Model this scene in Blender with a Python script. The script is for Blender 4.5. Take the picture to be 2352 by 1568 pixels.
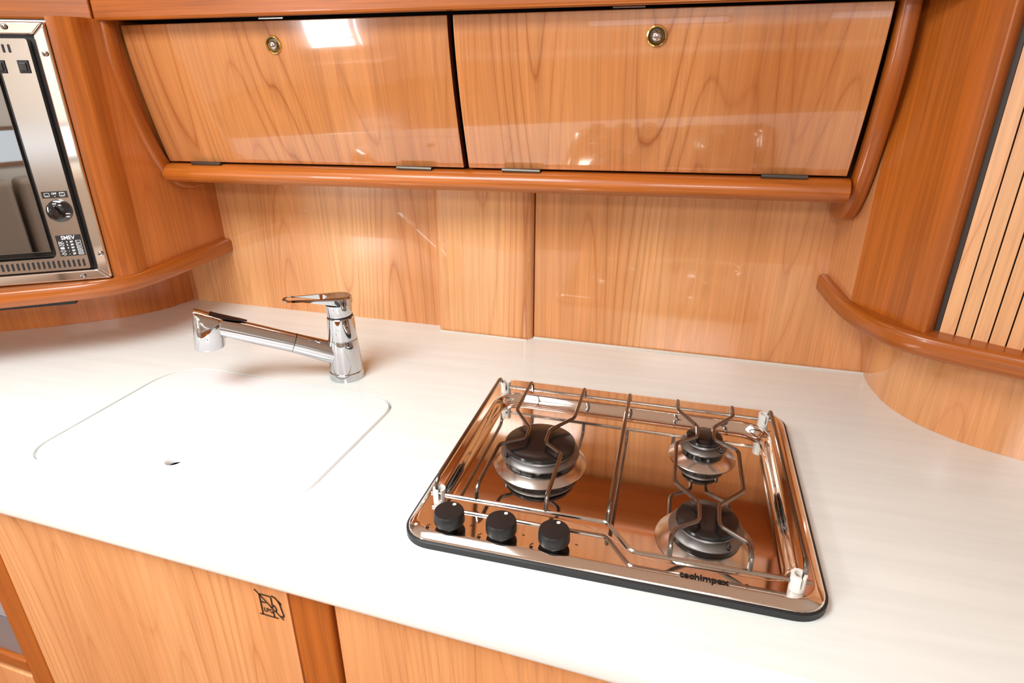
import bpy, math, random
from mathutils import Vector, Matrix
from math import sin, cos, pi, radians as R

for o in list(bpy.data.objects):
    bpy.data.objects.remove(o)
SC = bpy.context.scene
COL = SC.collection

# Modelling unit: u = half a metre, origin on the worktop surface below the camera.
S, ZT = 0.5, 0.90


def W(p):
    return Vector((p[0] * S, p[1] * S, ZT + p[2] * S))


# ------------------------------------------------------------------ camera, world, lights, exposure
cam_d = bpy.data.cameras.new('camera')
cam_d.sensor_width = 36.0
cam_d.lens = 21.862
cam_d.clip_start = 0.01
cam = bpy.data.objects.new('camera', cam_d)
COL.objects.link(cam)
yaw, pit, rol = -0.26700478, 0.41047726, -0.00248528
fw = Vector((sin(yaw) * cos(pit), cos(yaw) * cos(pit), -sin(pit)))
rt = Vector((cos(yaw), -sin(yaw), 0))
up = rt.cross(fw)
r2 = cos(rol) * rt + sin(rol) * up
u2 = -sin(rol) * rt + cos(rol) * up
cam.matrix_world = Matrix(((r2.x, u2.x, -fw.x, 0), (r2.y, u2.y, -fw.y, 0), (r2.z, u2.z, -fw.z, ZT + S), (0, 0, 0, 1)))
SC.camera = cam

SC.view_settings.view_transform = 'Standard'
SC.view_settings.look = 'None'
SC.view_settings.gamma = 1
SC.view_settings.use_curve_mapping = False
SC.view_settings.exposure = 0.40

world = bpy.data.worlds.new('daylight')
SC.world = world
world.use_nodes = True
bg = world.node_tree.nodes['Background']
bg.inputs[0].default_value = (0.86, 0.93, 1.0, 1)
bg.inputs[1].default_value = 1.6

SC.cycles.max_bounces = 10
SC.cycles.diffuse_bounces = 5
SC.cycles.glossy_bounces = 6
SC.cycles.use_denoising = True
SC.cycles.sample_clamp_indirect = 6.0
SC.cycles.caustics_reflective = False
SC.cycles.caustics_refractive = False


def area(name, loc, target, sx, sy, power, col=(1, 1, 1)):
    d = bpy.data.lights.new(name, 'AREA')
    d.shape = 'RECTANGLE'
    d.size, d.size_y = sx, sy
    d.energy = power
    d.color = col
    o = bpy.data.objects.new(name, d)
    COL.objects.link(o)
    o.location = loc
    o.rotation_euler = (Vector(target) - Vector(loc)).to_track_quat('-Z', 'Y').to_euler()
    return o


area('added_front_fill', (0.05, -1.25, 1.965), (0.05, -1.15, 0.9), 0.50, 0.50, 24, (0.98, 0.99, 1.0))  # added frontal fill through an invented second roof opening
# daylight entering by the roof hatch and by the cabin windows (each lamp fills its opening)
area('hatch_daylight', (-0.74, 0.02, 1.965), (-0.74, 0.06, 0.9), 0.70, 0.60, 18, (0.97, 0.99, 1.0))
area('companionway_daylight', (-2.36, -1.97, 1.20), (-0.5, 1.0, 1.0), 0.32, 0.98, 20, (0.93, 0.98, 1.0))


# ------------------------------------------------------------------ materials
def nodes(name):
    m = bpy.data.materials.new(name)
    m.use_nodes = True
    nt = m.node_tree
    return m, nt, nt.nodes['Principled BSDF']


def simple(name, col, rough=0.5, metal=0.0, coat=0.0, spec=0.5, noise=None):
    m, nt, b = nodes(name)
    b.inputs['Base Color'].default_value = (*col, 1)
    b.inputs['Roughness'].default_value = rough
    b.inputs['Metallic'].default_value = metal
    b.inputs['Coat Weight'].default_value = coat
    b.inputs['Specular IOR Level'].default_value = spec
    if noise:
        sc, amt, stretch = noise
        tc = nt.nodes.new('ShaderNodeTexCoord')
        mp = nt.nodes.new('ShaderNodeMapping')
        mp.inputs['Scale'].default_value = stretch
        nz = nt.nodes.new('ShaderNodeTexNoise')
        nz.inputs['Scale'].default_value = sc
        nz.inputs['Detail'].default_value = 4
        mr = nt.nodes.new('ShaderNodeMapRange')
        mr.inputs['To Min'].default_value = max(0.0, rough - amt)
        mr.inputs['To Max'].default_value = rough + amt
        nt.links.new(tc.outputs['Object'], mp.inputs['Vector'])
        nt.links.new(mp.outputs['Vector'], nz.inputs['Vector'])
        nt.links.new(nz.outputs['Fac'], mr.inputs['Value'])
        nt.links.new(mr.outputs['Result'], b.inputs['Roughness'])
    return m


def wood(name, light, mid, dark, axis='Z', seed=0.0, rough=0.12, coat=0.6, rings=30.0, use_uv=False, scale=1.0, linew=1.0, flat=1.0, pores=(0.80, 1.14)):
    """Wood: contour rings of a stretched noise (cathedral figure), pores and broad colour drift."""
    m, nt, b = nodes(name)
    N, L = nt.nodes, nt.links
    tc = N.new('ShaderNodeTexCoord')
    mp = N.new('ShaderNodeMapping')
    mp.inputs['Location'].default_value = (seed * 1.37, seed * 2.11, seed * 0.73)
    st = 0.075
    sc = {'X': (st, 1, 1), 'Y': (1, st, 1), 'Z': (1, flat, st)}[axis]
    mp.inputs['Scale'].default_value = tuple(c * scale for c in sc)
    L.new(tc.outputs['UV' if use_uv else 'Object'], mp.inputs['Vector'])

    def noise(scale_, detail, rgh, vec):
        n = N.new('ShaderNodeTexNoise')
        n.inputs['Scale'].default_value = scale_
        n.inputs['Detail'].default_value = detail
        n.inputs['Roughness'].default_value = rgh
        L.new(vec, n.inputs['Vector'])
        return n.outputs['Fac']

    def math_(op, a, b_=None):
        n = N.new('ShaderNodeMath')
        n.operation = op
        for i, v in enumerate((a, b_)):
            if v is None:
                continue
            if isinstance(v, (int, float)):
                n.inputs[i].default_value = v
            else:
                L.new(v, n.inputs[i])
        return n.outputs[0]

    v = mp.outputs['Vector']
    fig = noise(6.5, 0.6, 0.4, v)
    fine_wob = noise(26, 1, 0.5, v)
    ph = math_('ADD', math_('MULTIPLY', fig, rings), math_('MULTIPLY', fine_wob, 0.5))
    fr = math_('FRACT', ph)
    ramp = N.new('ShaderNodeValToRGB')
    e = ramp.color_ramp.elements
    e[0].position, e[0].color = 0.0, (1, 1, 1, 1)
    e[1].position, e[1].color = 1.0, (0.75, 0.75, 0.75, 1)
    for pos, val in ((0.07, 0.35), (0.22, 0.12), (0.6, 0.0), (0.93, 0.3)):
        el = e.new(pos)
        el.color = (val, val, val, 1)
    L.new(fr, ramp.inputs['Fac'])
    broad = noise(7, 1.0, 0.5, v)
    mrb = N.new('ShaderNodeMapRange')
    mrb.inputs['From Min'].default_value = 0.33
    mrb.inputs['From Max'].default_value = 0.67
    L.new(broad, mrb.inputs['Value'])
    # pores: very long fine streaks
    mp2 = N.new('ShaderNodeMapping')
    st2 = 0.02
    mp2.inputs['Scale'].default_value = {'X': (st2, 1, 1), 'Y': (1, st2, 1), 'Z': (1, flat, st2)}[axis]
    L.new(tc.outputs['UV' if use_uv else 'Object'], mp2.inputs['Vector'])
    pore = noise(300, 2, 0.6, mp2.outputs['Vector'])
    strk = noise(70, 3, 0.6, mp2.outputs['Vector'])
    mix1 = N.new('ShaderNodeMix')
    mix1.data_type = 'RGBA'
    mix1.inputs['A'].default_value = (*light, 1)
    mix1.inputs['B'].default_value = (*mid, 1)
    L.new(mrb.outputs['Result'], mix1.inputs['Factor'])
    mix2 = N.new('ShaderNodeMix')
    mix2.data_type = 'RGBA'
    L.new(mix1.outputs['Result'], mix2.inputs['A'])
    mix2.inputs['B'].default_value = (*dark, 1)
    mask = N.new('ShaderNodeMapRange')      # some growth lines strong, others faint
    mask.inputs['From Min'].default_value = 0.35
    mask.inputs['From Max'].default_value = 0.65
    mask.inputs['To Min'].default_value = 0.12
    mask.inputs['To Max'].default_value = 1.0 * linew
    L.new(noise(9, 1.5, 0.5, v), mask.inputs['Value'])
    L.new(math_('MULTIPLY', ramp.outputs['Color'], mask.outputs['Result']), mix2.inputs['Factor'])
    mrp = N.new('ShaderNodeMapRange')
    mrp.inputs['From Min'].default_value = 0.3
    mrp.inputs['From Max'].default_value = 0.7
    mrp.inputs['To Min'].default_value = pores[0]
    mrp.inputs['To Max'].default_value = pores[1]
    L.new(math_('ADD', math_('MULTIPLY', pore, 0.5), math_('MULTIPLY', strk, 0.5)), mrp.inputs['Value'])
    hs = N.new('ShaderNodeHueSaturation')
    L.new(mix2.outputs['Result'], hs.inputs['Color'])
    L.new(mrp.outputs['Result'], hs.inputs['Value'])
    L.new(hs.outputs['Color'], b.inputs['Base Color'])
    b.inputs['Roughness'].default_value = rough
    b.inputs['Coat Weight'].default_value = coat
    b.inputs['Coat Roughness'].default_value = 0.03
    return m


PL, PM, PD = (0.75, 0.385, 0.165), (0.62, 0.265, 0.095), (0.45, 0.145, 0.042)
DL, DM, DD = (0.45, 0.124, 0.015), (0.37, 0.092, 0.010), (0.24, 0.053, 0.007)
wood_panel = wood('pale_cherry_laminate', PL, PM, PD, 'Z', 1.0, 0.16, 0.5)
wood_panel2 = wood('pale_cherry_laminate_b', PL, PM, PD, 'Z', 5.3, 0.16, 0.5)
wood_post = wood('pale_cherry_laminate_c', (0.75, 0.38, 0.165), PM, PD, 'Z', 9.1, 0.16, 0.5, rings=26)
wood_door = wood('lacquered_cherry', (0.57, 0.235, 0.080), (0.48, 0.178, 0.054), (0.34, 0.100, 0.026), 'Z', 2.7, 0.10, 1.0, flat=0.02)
wood_door2 = wood('lacquered_cherry_b', (0.62, 0.262, 0.094), (0.50, 0.185, 0.058), (0.33, 0.095, 0.024), 'Z', 7.9, 0.10, 1.0, flat=0.02)
wood_low = wood('pale_cherry_front', (0.80, 0.41, 0.18), (0.67, 0.30, 0.118), (0.48, 0.18, 0.06), 'Z', 4.4, 0.2, 0.4, rings=34)
wood_side = wood('side_panel_cherry', (0.60, 0.20, 0.048), (0.50, 0.155, 0.032), (0.36, 0.10, 0.02), 'Z', 3.3, 0.22, 0.3, rings=20, linew=0.7)
wood_slat = wood('slat_cherry', (0.74, 0.40, 0.19), (0.62, 0.30, 0.13), PD, 'Z', 6.1, 0.3, 0.15)
trim_v = wood('dark_cherry_upright', DL, DM, DD, 'Z', 1.9, 0.30, 0.15, rings=16, linew=0.6, pores=(0.66, 1.24))
trim_h = wood('dark_cherry_rail', DL, DM, DD, 'X', 2.9, 0.30, 0.2, rings=16, linew=0.6, pores=(0.62, 1.26))
trim_uv = wood('dark_cherry_bent', DL, DM, DD, 'X', 3.9, 0.28, 0.22, rings=16, linew=0.6, use_uv=True, pores=(0.62, 1.26))
edge_band = simple('edge_band', (0.16, 0.035, 0.012), 0.35)
dark_void = simple('dark_recess', (0.006, 0.005, 0.006), 0.7)  # near-black colour stands in for shade inside openings, gaps and slots
black_rubber = simple('black_rubber', (0.012, 0.012, 0.013), 0.45)
black_plastic = simple('black_plastic', (0.008, 0.008, 0.009), 0.42)
black_gloss = simple('black_gloss', (0.006, 0.006, 0.007), 0.08, coat=0.5)
enamel = simple('black_enamel', (0.010, 0.008, 0.008), 0.22, noise=(30, 0.06, (1, 1, 1)))
chrome = simple('chrome', (0.60, 0.61, 0.63), 0.03, 1.0)
steel = simple('polished_steel', (0.80, 0.74, 0.69), 0.06, 1.0, noise=(14, 0.035, (1, 1, 1)))
steel_satin = simple('satin_steel', (0.66, 0.62, 0.58), 0.22, 1.0, noise=(8, 0.04, (0.2, 0.2, 1)))
wire_steel = simple('wire_steel', (0.55, 0.52, 0.49), 0.14, 1.0, noise=(25, 0.1, (1, 1, 1)))
wire_worn = simple('heat_tinted_wire', (0.23, 0.20, 0.18), 0.24, 1.0, noise=(25, 0.1, (1, 1, 1)))
alu = simple('cast_aluminium', (0.22, 0.21, 0.20), 0.45, 1.0, noise=(40, 0.1, (1, 1, 1)))
brass = simple('brass', (0.80, 0.55, 0.16), 0.12, 1.0)
hinge_m = simple('bronzed_hinge', (0.10, 0.085, 0.07), 0.4, 0.8)
white_plastic = simple('white_plastic', (0.82, 0.78, 0.72), 0.35)
white_print = simple('white_print', (0.75, 0.76, 0.78), 0.5)
black_print = simple('black_print', (0.012, 0.009, 0.008), 0.5)
oven_glass = simple('dark_mirror_glass', (0.30, 0.29, 0.28), 0.02, 1.0)
grey_glass = simple('grey_pane', (0.16, 0.17, 0.20), 0.12, 0.0, coat=0.5)
cream = simple('cream_headliner', (0.80, 0.77, 0.70), 0.8)
beige = simple('beige_upholstery', (0.42, 0.34, 0.27), 0.85)
sealant = simple('sealant', (0.62, 0.57, 0.50), 0.6)
floor_m = wood('cabin_sole', (0.40, 0.17, 0.06), (0.33, 0.13, 0.045), (0.18, 0.07, 0.02), 'X', 8.0, 0.3, 0.2)


def solid_surface(name):
    m, nt, b = nodes(name)
    N, L = nt.nodes, nt.links
    tc = N.new('ShaderNodeTexCoord')
    mp = N.new('ShaderNodeMapping')
    mp.inputs['Scale'].default_value = (0.7, 9, 9)
    mp.inputs['Rotation'].default_value = (0, 0, R(8))
    nz = N.new('ShaderNodeTexNoise')
    nz.inputs['Scale'].default_value = 5
    nz.inputs['Detail'].default_value = 6
    nz.inputs['Roughness'].default_value = 0.62
    L.new(tc.outputs['Object'], mp.inputs['Vector'])
    L.new(mp.outputs['Vector'], nz.inputs['Vector'])
    mr = N.new('ShaderNodeMapRange')
    mr.inputs['From Min'].default_value = 0.38
    mr.inputs['From Max'].default_value = 0.62
    L.new(nz.outputs['Fac'], mr.inputs['Value'])
    mx = N.new('ShaderNodeMix')
    mx.data_type = 'RGBA'
    mx.inputs['A'].default_value = (0.765, 0.815, 0.785, 1)
    mx.inputs['B'].default_value = (0.81, 0.86, 0.83, 1)
    L.new(mr.outputs['Result'], mx.inputs['Factor'])
    L.new(mx.outputs['Result'], b.inputs['Base Color'])
    b.inputs['Roughness'].default_value = 0.16
    return m


counter_m = solid_surface('white_solid_surface')
lid_m = simple('white_lid', (0.83, 0.845, 0.845), 0.12)


# ------------------------------------------------------------------ mesh helpers
class M:
    def __init__(s, T=None):
        s.v, s.f, s.mi, s.uv = [], [], [], []
        s.T = T or (lambda p: Vector(p))
        s.cur = 0

    def face(s, idx, uv=None):
        s.f.append(tuple(idx))
        s.mi.append(s.cur)
        s.uv.append(uv)

    def add(s, pts):
        b = len(s.v)
        s.v += [s.T(Vector(p)) for p in pts]
        return b

    def prism(s, poly, z0, z1):
        n = len(poly)
        b = s.add([(x, y, z0) for x, y in poly] + [(x, y, z1) for x, y in poly])
        s.face([b + i for i in reversed(range(n))])
        s.face([b + n + i for i in range(n)])
        for i in range(n):
            j = (i + 1) % n
            s.face((b + i, b + j, b + n + j, b + n + i))
        return s

    def box(s, x0, x1, y0, y1, z0, z1):
        return s.prism([(x0, y0), (x1, y0), (x1, y1), (x0, y1)], z0, z1)

    def rings(s, loops, close=False, cap0=True, cap1=True):
        """bridge loops of equal length"""
        n = len(loops[0])
        bs = [s.add(l) for l in loops]
        for k in range(len(loops) - (0 if close else 1)):
            a, b = bs[k], bs[(k + 1) % len(loops)]
            for i in range(n):
                j = (i + 1) % n
                s.face((a + i, a + j, b + j, b + i))
        if not close:
            if cap0:
                s.face([bs[0] + i for i in reversed(range(n))])
            if cap1:
                s.face([bs[-1] + i for i in range(n)])
        return s

    def lathe(s, prof, c=(0, 0), n=40, cap0=True, cap1=True):
        loops = [[(c[0] + r * cos(2 * pi * i / n), c[1] + r * sin(2 * pi * i / n), z) for i in range(n)] for r, z in prof]
        return s.rings(loops, False, cap0, cap1)

    def sweep(s, path, prof, upv=(0, 0, 1), uvs=0.5):
        """profile (lateral, up) along a path; lateral = tangent x up (to the right of travel)"""
        P = [Vector(p) for p in path]
        U = Vector(upv).normalized()
        n = len(prof)
        loops, dist, acc = [], [], 0.0
        for i, p in enumerate(P):
            if i:
                acc += (P[i] - P[i - 1]).length
            dist.append(acc)
            t0 = (P[i] - P[i - 1]).normalized() if i else (P[1] - P[0]).normalized()
            t1 = (P[i + 1] - P[i]).normalized() if i < len(P) - 1 else t0
            t = (t0 + t1).normalized()
            k = 1.0 / max(0.4, (1 + t0.dot(t1)) / 2) ** 0.5
            lat = t.cross(U).normalized()
            loops.append([p + lat * (a * k) + U * b for a, b in prof])
        bs = [s.add(l) for l in loops]
        per = [0.0]
        for i in range(n):
            j = (i + 1) % n
            per.append(per[-1] + math.hypot(prof[j][0] - prof[i][0], prof[j][1] - prof[i][1]))
        for k in range(len(P) - 1):
            for i in range(n):
                j = (i + 1) % n
                a, b = bs[k], bs[k + 1]
                s.face((a + i, b + i, b + j, a + j),
                       ((dist[k] * uvs, per[i] * uvs), (dist[k + 1] * uvs, per[i] * uvs),
                        (dist[k + 1] * uvs, per[i + 1] * uvs), (dist[k] * uvs, per[i + 1] * uvs)))
        s.face([bs[0] + i for i in range(n)])
        s.face([bs[-1] + i for i in reversed(range(n))])
        return s

    def tube(s, path, r, n=10):
        P = [Vector(p) for p in path]
        rr = r if isinstance(r, (list, tuple)) else [r] * len(P)
        t = (P[1] - P[0]).normalized()
        a = t.cross(Vector((0, 0, 1)))
        if a.length < 0.05:
            a = t.cross(Vector((1, 0, 0)))
        a.normalize()
        loops = []
        for i, p in enumerate(P):
            t0 = (P[i] - P[i - 1]).normalized() if i else (P[1] - P[0]).normalized()
            t1 = (P[i + 1] - P[i]).normalized() if i < len(P) - 1 else t0
            t = (t0 + t1).normalized()
            a = (a - t * a.dot(t)).normalized()
            b = t.cross(a)
            loops.append([p + (a * cos(2 * pi * k / n) + b * sin(2 * pi * k / n)) * rr[i] for k in range(n)])
        return s.rings(loops)


def round_path(P, r, n=5):
    """replace the inner corners of a polyline by short arcs"""
    P = [Vector(p) for p in P]
    out = [P[0]]
    for i in range(1, len(P) - 1):
        a, b, c = P[i - 1], P[i], P[i + 1]
        rr = min(r, (a - b).length * 0.48, (c - b).length * 0.48)
        p0 = b + (a - b).normalized() * rr
        p1 = b + (c - b).normalized() * rr
        for k in range(n + 1):
            t = k / n
            out.append(p0 * (1 - t) ** 2 + b * (2 * t * (1 - t)) + p1 * t * t)
    out.append(P[-1])
    return out


def round_poly(P, r, n=6):
    """rounded closed polygon (2D); r may be a list"""
    m = len(P)
    out = []
    for i in range(m):
        a, b, c = Vector(P[i - 1]), Vector(P[i]), Vector(P[(i + 1) % m])
        ri = r[i] if isinstance(r, (list, tuple)) else r
        rr = min(ri, (a - b).length * 0.49, (c - b).length * 0.49)
        if rr <= 1e-6:
            out.append((b.x, b.y))
            continue
        p0 = b + (a - b).normalized() * rr
        p1 = b + (c - b).normalized() * rr
        for k in range(n + 1):
            t = k / n
            w = 0.8
            d0, d1, d2 = (1 - t) ** 2, 2 * w * t * (1 - t), t * t
            q = (p0 * d0 + b * d1 + p1 * d2) / (d0 + d1 + d2)
            out.append((q.x, q.y))
    return out


def smooth_curve(P, sub=6):
    """Catmull-Rom through points"""
    P = [Vector(p) for p in P]
    Q = [P[0] * 2 - P[1]] + P + [P[-1] * 2 - P[-2]]
    out = []
    for i in range(1, len(Q) - 2):
        p0, p1, p2, p3 = Q[i - 1:i + 3]
        for k in range(sub):
            t = k / sub
            out.append(0.5 * ((2 * p1) + (p2 - p0) * t + (2 * p0 - 5 * p1 + 4 * p2 - p3) * t * t + (3 * p1 - p0 - 3 * p2 + p3) * t ** 3))
    out.append(P[-1])
    return out


def tag(o, label=None, cat=None, group=None, kind=None):
    for k, v in (('label', label), ('category', cat), ('group', group), ('kind', kind)):
        if v:
            o[k] = v
    return o


ORIGIN = {}


def thing(name, loc, label, cat, group=None):
    o = bpy.data.objects.new(name, None)
    o.empty_display_size = 0.02
    COL.objects.link(o)
    o.location = W(loc)
    ORIGIN[o] = W(loc)
    return tag(o, label, cat, group)


def obj(name, m, mats, parent=None, bevel=None, ang=35, seg=2, loc=None, label=None):
    """one mesh object; parts share the origin of their thing"""
    root = parent
    while root is not None and root.parent is not None:
        root = root.parent
    if root is not None:
        base = ORIGIN[root]
    else:
        base = W(loc) if loc is not None else Vector((0, 0, 0))
    me = bpy.data.meshes.new(name)
    me.from_pydata([tuple(W(p) - base) for p in m.v], [], m.f)
    mats = mats if isinstance(mats, (list, tuple)) else [mats]
    for mt in mats:
        me.materials.append(mt)
    me.polygons.foreach_set('material_index', m.mi)
    if any(u is not None for u in m.uv):
        ul = me.uv_layers.new(name='grain')
        for p, u in zip(me.polygons, m.uv):
            if u is not None:
                for li, c in zip(p.loop_indices, u):
                    ul.data[li].uv = c
    import bmesh
    bm = bmesh.new()
    bm.from_mesh(me)
    bmesh.ops.recalc_face_normals(bm, faces=bm.faces)
    bm.to_mesh(me)
    bm.free()
    me.polygons.foreach_set('use_smooth', [True] * len(me.polygons))
    me.set_sharp_from_angle(angle=R(ang))
    me.update()
    o = bpy.data.objects.new(name, me)
    COL.objects.link(o)
    if parent is not None:
        o.parent = parent
    elif loc is not None:
        o.location = base
    if bevel:
        md = o.modifiers.new('bevel', 'BEVEL')
        md.width = bevel * S
        md.segments = seg
        md.limit_method = 'ANGLE'
        md.angle_limit = R(40)
        md.harden_normals = True
    if label:
        o['label'] = label
    return o


def text(m, body, size, at, T, bold=0.0, align='CENTER', sx=1.0):
    """lettering as flat printed faces; T maps (x, y, out) in the plane"""
    c = bpy.data.curves.new('lettering', 'FONT')
    c.body = body
    c.size = size
    c.align_x = align
    c.align_y = 'CENTER'
    c.offset = bold
    c.resolution_u = 3
    o = bpy.data.objects.new('lettering', c)
    COL.objects.link(o)
    dg = bpy.context.evaluated_depsgraph_get()
    me = bpy.data.meshes.new_from_object(o.evaluated_get(dg))
    b = len(m.v)
    m.v += [T(Vector((at[0] + v.co.x * sx, at[1] + v.co.y, 0))) for v in me.vertices]
    for p in me.polygons:
        m.face([b + i for i in p.vertices])
    bpy.data.meshes.remove(me)
    bpy.data.objects.remove(o)
    bpy.data.curves.remove(c)


def stroke(m, pts, w, T):
    """printed line of a given width in a plane"""
    P = [Vector((p[0], p[1])) for p in pts]
    for a, b in zip(P[:-1], P[1:]):
        d = (b - a).normalized()
        n = Vector((-d.y, d.x)) * w / 2
        e = d * w * 0.3
        q = [a - n - e, b - n + e, b + n + e, a + n - e]
        i = len(m.v)
        m.v += [T(Vector((x.x, x.y, 0))) for x in q]
        m.face((i, i + 1, i + 2, i + 3))


def struct(name, m, mats, **k):
    o = obj(name, m, mats, **k)
    o['kind'] = 'structure'
    return o


# ------------------------------------------------------------------ the cabin shell
CE, FL = 2.10, -1.80
struct('floor', M().box(-6.6, 5.2, -4.2, 3.0, FL - 0.1, FL), floor_m)
m = M()          # ceiling with an open hatch and a hole added for the fill lamp
hx0, hx1, hy0, hy1 = -2.18, -0.78, -0.56, 0.64
for a in ((-6.6, hx0, -4.2, 3.0), (0.60, 5.2, -4.2, 3.0), (hx0, hx1, -4.2, hy0), (hx0, hx1, hy1, 3.0),
          (hx1, 0.60, -4.2, -3.0), (hx1, 0.60, -2.0, 3.0), (hx1, -0.40, -3.0, -2.0)):
    m.box(*a, CE, CE + 0.12)
struct('ceiling', m, cream)
# opposite side: panelled below, a companionway opening and two portlights above
m = M()
op = [(-5.07, -4.37, -0.42, 1.68), (-1.45, 0.15, 0.12, 0.50), (1.1, 2.7, 0.12, 0.50)]
xs = -6.6
for x0, x1, z0, z1 in op:
    m.box(xs, x0, -4.2, -4.0, FL, CE)
    m.box(x0, x1, -4.2, -4.0, FL, z0)
    m.box(x0, x1, -4.2, -4.0, z1, CE)
    xs = x1
m.box(xs, 5.2, -4.2, -4.0, FL, CE)
struct('wall_front', m, cream)
for k, (x0, x1, z0, z1) in enumerate(op[1:]):
    f = M()
    for a in ((x0, x1, z0, z0 + 0.04), (x0, x1, z1 - 0.04, z1), (x0, x0 + 0.04, z0 + 0.04, z1 - 0.04), (x1 - 0.04, x1, z0 + 0.04, z1 - 0.04)):
        f.box(a[0], a[1], -4.05, -3.98, a[2], a[3])
    struct('window_%d' % (k + 1), f, steel_satin)
f = M()
for a in ((-5.07, -4.37, -0.42, -0.36), (-5.07, -4.37, 0.02, 0.07), (-5.07, -5.01, -0.36, 1.68), (-4.43, -4.37, -0.36, 1.68)):
    f.box(a[0], a[1], -3.93, -3.88, a[2], a[3])
struct('door_1', f, trim_v)
struct('wall_left', M().box(-6.6, -6.4, -4.0, 3.0, FL, CE), cream)
struct('wall_right', M().box(5.0, 5.2, -4.0, 3.0, FL, CE), cream)

struct('added_step', M().box(-5.15, -3.95, -4.0, -3.55, FL, -0.95), cream)  # unseen cream step, added so the doors mirror a faint pale band

# settee along the opposite side (only seen mirrored in the steel and lacquer)
st = thing('settee', (-1.4, -3.5, FL), 'beige upholstered settee across the cabin, mirrored in the oven glass', 'settee')
obj('plinth', M().box(-2.9, 2.6, -3.98, -3.0, FL, -1.0), wood_side, st)
for x0 in (-2.9, -1.05, 0.80):
    obj('seat_cushion', M().box(x0 + 0.01, x0 + 1.81, -3.62, -2.95, -1.0, -0.75), beige, st, bevel=0.06, seg=3)
    obj('back_cushion', M().box(x0 + 0.01, x0 + 1.81, -3.97, -3.64, -0.99, 0.02), beige, st, bevel=0.06, seg=3)

# back wall of the galley: two laminate panels with a boxed-in post between them
struct('wall_back', M().prism([(-2.5, 2.316), (-0.93, 2.302), (-0.93, 2.42), (-2.5, 2.42)], -0.02, 1.35), wood_panel)
struct('wall_back_right', M().prism([(-0.53, 2.279), (1.3, 2.256), (1.3, 2.42), (-0.53, 2.42)], -0.02, 1.35), wood_panel2)
pp = round_poly([(-0.945, 2.40), (-0.945, 2.285), (-0.925, 2.256), (-0.534, 2.247), (-0.534, 2.40)], [0, 0.02, 0.03, 0.036, 0], 6)
struct('trim_1', M().prism(pp, -0.02, 1.35), wood_post)
struct('wall_back_upper', M().box(-6.4, 5.0, 2.0, 2.4, 1.36, CE), wood_side)

# ------------------------------------------------------------------ worktop
def yfront(x, off=0.0):          # front line of the galley runs at a slight angle
    return 0.955 - 0.0466 * (x + 1.67) + off


lid_out = round_poly([(-1.745, 1.065), (-0.862, 1.045), (-0.832, 1.655), (-1.742, 1.697)], [0.09, 0.14, 0.10, 0.16], 8)


def inset(poly, d):
    n = len(poly)
    out = []
    for i in range(n):
        a, b, c = Vector(poly[i - 1]), Vector(poly[i]), Vector(poly[(i + 1) % n])
        t = ((b - a).normalized() + (c - b).normalized()).normalized()
        nn = Vector((-t.y, t.x))
        out.append((b.x + nn.x * d, b.y + nn.y * d))
    return out


def fill_between(m, outer, inner, z):
    """flat face with a hole"""
    from mathutils.geometry import tessellate_polygon
    vs = [Vector((x, y, 0)) for x, y in outer] + [Vector((x, y, 0)) for x, y in inner]
    tris = tessellate_polygon([[Vector((x, y, 0)) for x, y in outer], [Vector((x, y, 0)) for x, y in inner]])
    b = m.add([(v.x, v.y, z) for v in vs])
    for t in tris:
        m.face([b + i for i in t])


ct = thing('worktop', (-0.6, 1.6, 0), 'glossy white galley worktop with sink and hob, in front of the wood back wall', 'worktop')
m = M()
XL, XR = -3.4, 2.0
e_in = 0.05
outer = [(XL, yfront(XL, -0.022) + e_in), (XR, yfront(XR, -0.022) + e_in), (XR, 2.30), (XL, 2.33)]
fill_between(m, outer, lid_out, 0.0)
n = len(lid_out)
b0 = m.add([(x, y, 0) for x, y in lid_out])
b1 = m.add([(x, y, -0.021) for x, y in lid_out])
li = inset(lid_out, 0.03)
b2 = m.add([(x, y, -0.021) for x, y in li])
for a, b in ((b0, b1), (b1, b2)):
    for i in range(n):
        j = (i + 1) % n
        m.face((a + i, a + j, b + j, b + i))
# bull-nosed front edge
prof = [(0.05, 0.0)] + [(0.05 - 0.05 * sin(t), -0.05 + 0.05 * cos(t)) for t in [k * pi / 12 for k in range(1, 7)]] + \
       [(0.0, -0.06)] + [(0.02 - 0.02 * cos(t), -0.075 - 0.02 * sin(t)) for t in [k * pi / 8 for k in range(5)]] + [(0.10, -0.095)]
bs = []
for x in (XL, XR):
    bs.append(m.add([(x, yfront(x, -0.022) + a, z) for a, z in prof]))
for i in range(len(prof) - 1):
    m.face((bs[0] + i, bs[1] + i, bs[1] + i + 1, bs[0] + i + 1))
b = m.add([(XL, yfront(XL) + 0.078, -0.095), (XR, yfront(XR) + 0.078, -0.095), (XR, 2.3, -0.095), (XL, 2.33, -0.095)])
lo = inset(lid_out, -0.06)
m.face((b, b + 1, b + 2, b + 3))
obj('slab', m, counter_m, ct, ang=30)
# basin under the cover, blackened so its shade is in the colour
bas = M()
loops = []
for d, z in ((0.03, -0.0212), (0.035, -0.093)):
    loops.append([(x, y, z) for x, y in inset(lid_out, d)])
bas.rings(loops, cap0=False)
obj('basin', bas, dark_void, ct)
sl = M()
sl.tube([(-0.53, 2.272, 0.002), (0.3, 2.262, 0.002), (0.70, 2.257, 0.002)], 0.006, 6)
sl.tube([(-0.925, 2.247, 0.001), (-0.55, 2.240, 0.001)], 0.005, 6)
struct('trim_5', sl, sealant)

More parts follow.
